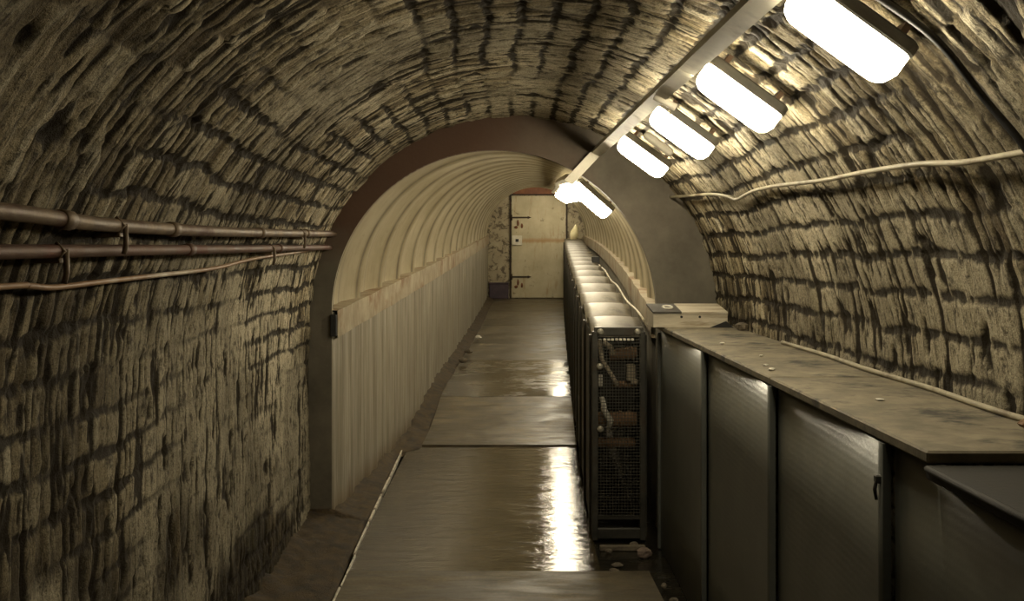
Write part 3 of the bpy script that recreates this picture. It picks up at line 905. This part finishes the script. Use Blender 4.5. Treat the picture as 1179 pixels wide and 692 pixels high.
o = MB().tube(smooth(wpts), .008, 8).build('wall_cable', M['wcable'])
tag(o, 'pale cable running along the right brick wall at lamp height', 'cable')
bp = []
for a in np.linspace(20, 62, 16):
    an = math.radians(a)
    bp.append((VC[0]+1.222*math.sin(an), 2.36+.012*math.sin(a*.4), VC[1]+1.222*math.cos(an)))
o = MB().tube(smooth(bp,3), .009, 8).build('arch_cable', M['black'])
tag(o, 'thick black cable curving down the right of the vault beside the largest lamp', 'cable')
lc = [(1.325,2.55,LZ+.0092),(1.315,2.9,LZ+.0092),(1.325,3.3,LZ+.0092),(1.31,3.8,LZ+.0092),(1.318,4.3,LZ+.0092),(1.30,4.9,LZ+.0092)]
o = MB().tube(smooth(lc), .009, 8).build('loose_cable', M['wcable'])
tag(o, 'thin pale cable lying on the dusty lids against the right wall', 'cable')

# ------------------------------------------------------------------ loose stones and litter
def lump(name, loc, s, mat, label, cat, group, seed=0, flat=1.0):
    rnd = random.Random(seed)
    m = MB(); nA, nB = 10, 7
    rows_ = []
    ph = [rnd.uniform(0,6.28) for _ in range(4)]
    for b in range(nB):
        th = math.pi*b/(nB-1); row = []
        for a in range(nA+1):
            q = 2*math.pi*(a % nA)/nA
            k = 1+.22*math.sin(2*q+ph[0])*math.sin(th)+.16*math.sin(3*q+ph[1]+th*2)*math.sin(th)+.12*math.cos(th*3+ph[2])
            row.append((loc[0]+s*k*math.sin(th)*math.cos(q), loc[1]+s*k*math.sin(th)*math.sin(q)*.9, loc[2]+s*flat*.85*(1-k*.0+(-math.cos(th)))*.9))
        rows_.append(row)
    o = m.grid(np.array(rows_), False).build(name, mat)
    return tag(o, label, cat, group)
# gutter rubble in front of the guard
lump('rubble_stone', (.83,6.02,-.044), .040, M['pinkstone'], 'round pinkish stone in the gutter below the corner of the dark housing', 'stone', 'stones in the gutter', 1)
lump('rubble_stone', (.80,6.22,-.044), .026, M['stone'], 'dark stone lying behind the round pinkish stone in the gutter', 'stone', 'stones in the gutter', 2)
lump('rubble_stone', (.645,6.12,-.044), .017, M['stone'], 'small bright chip in the gutter under the foot of the wire guard', 'stone', 'stones in the gutter', 3)
lump('rubble_stone', (.665,5.86,-.044), .026, M['stone'], 'flat grey stone in the middle of the gutter before the wire guard', 'stone', 'stones in the gutter', 4, .6)
lump('rubble_stone', (.635,5.75,-.044), .030, M['stone'], 'wet flat stone in the gutter beside the edge of the wet slab', 'stone', 'stones in the gutter', 5, .5)
lump('rubble_stone', (.852,5.45,-.030), .018, M['stone'], 'small wet stone at the foot of the housing, first after the pinkish stone', 'stone', 'stones in the gutter', 6)
lump('rubble_stone', (.862,5.2,-.030), .022, M['stone'], 'small wet stone at the foot of the housing, at the bottom edge of the picture', 'stone', 'stones in the gutter', 7)
m = MB().box((.60,6.16,-.044),(.86,6.20,-.015), b=.004)
tag(m.build('timber_scrap', M['stone']), 'strip of timber lying across the gutter below the wire guard', 'timber')
# litter on the lids
lit = [((.985,3.86),.016,'pale flake on the edge of the dusty lids, with another flake close behind it',.35),((1.0,4.0),.010,'tiny pale flake behind a larger flake near the edge of the dusty lids',.5),
       ((1.03,4.9),.012,'small pale crumb on the far part of the dusty lids',.5),((1.07,4.35),.009,'tiny pale crumb in the middle of the dusty lids',.5),
       ((1.10,3.1),.013,'flat pale flake in the middle of the nearest dusty lid',.3)]
for i,((x,y),s,lb,fl) in enumerate(lit):
    lump('plaster_flake', (x,y,LZ+.001), s, M['chip'], lb, 'flake', 'flakes on the housing lids', 20+i, fl)
lump('brick_piece', (1.285,2.60,LZ+.001), .028, M['roller'], 'reddish broken brick piece on the lid against the right wall', 'brick', None, 31, .7)
lump('brick_piece', (1.27,2.46,LZ+.001), .018, M['chip'], 'white broken piece on the lid before the reddish brick piece', 'brick', None, 32, .7)
lump('wall_stone', (1.30,5.7,LZ+.001), .035, M['stone'], 'grey stone on the lid against the wall near the wooden box', 'stone', None, 33, .8)
# rubbish along the left foot of the lined wall
for i,(t,dx,s,lb) in enumerate([(6.2,.19,.05,'pale crumpled lump on the dirt beside the far left wall, nearest of three'),(7.0,.2,.045,'pale lump on the dirt beside the far left wall, between two others'),(8.4,.22,.05,'white lump on the dirt beside the far left wall, furthest of three')]):
    lump('rubbish_lump', (cx(t)-1+dx, PORT+t, cz(t)+.02), s, M['chip'] if i == 2 else M['stone'], lb, 'rubbish', 'lumps along the far left wall', 40+i, .9)

# ------------------------------------------------------------------ world, camera
w = bpy.data.worlds.new('World'); scn.world = w; w.use_nodes = True
bg = w.node_tree.nodes['Background']; bg.inputs[0].default_value = (1,.92,.78,1); bg.inputs[1].default_value = .004
cam = bpy.data.cameras.new('Camera'); co = bpy.data.objects.new('Camera', cam); COL.objects.link(co)
co.location = (0,0,1.68); co.rotation_euler = (math.pi/2, 0, 0)
cam.sensor_width = 36; cam.sensor_fit = 'HORIZONTAL'; cam.lens = 36*1250/1179
cam.shift_x = 20.5/1179; cam.shift_y = -61/1179
cam.clip_start = .02; cam.clip_end = 200
scn.camera = co
scn.view_settings.view_transform = 'Standard'
scn.view_settings.look = 'None'
scn.view_settings.gamma = 1
scn.view_settings.use_curve_mapping = False
scn.view_settings.exposure = 0.54
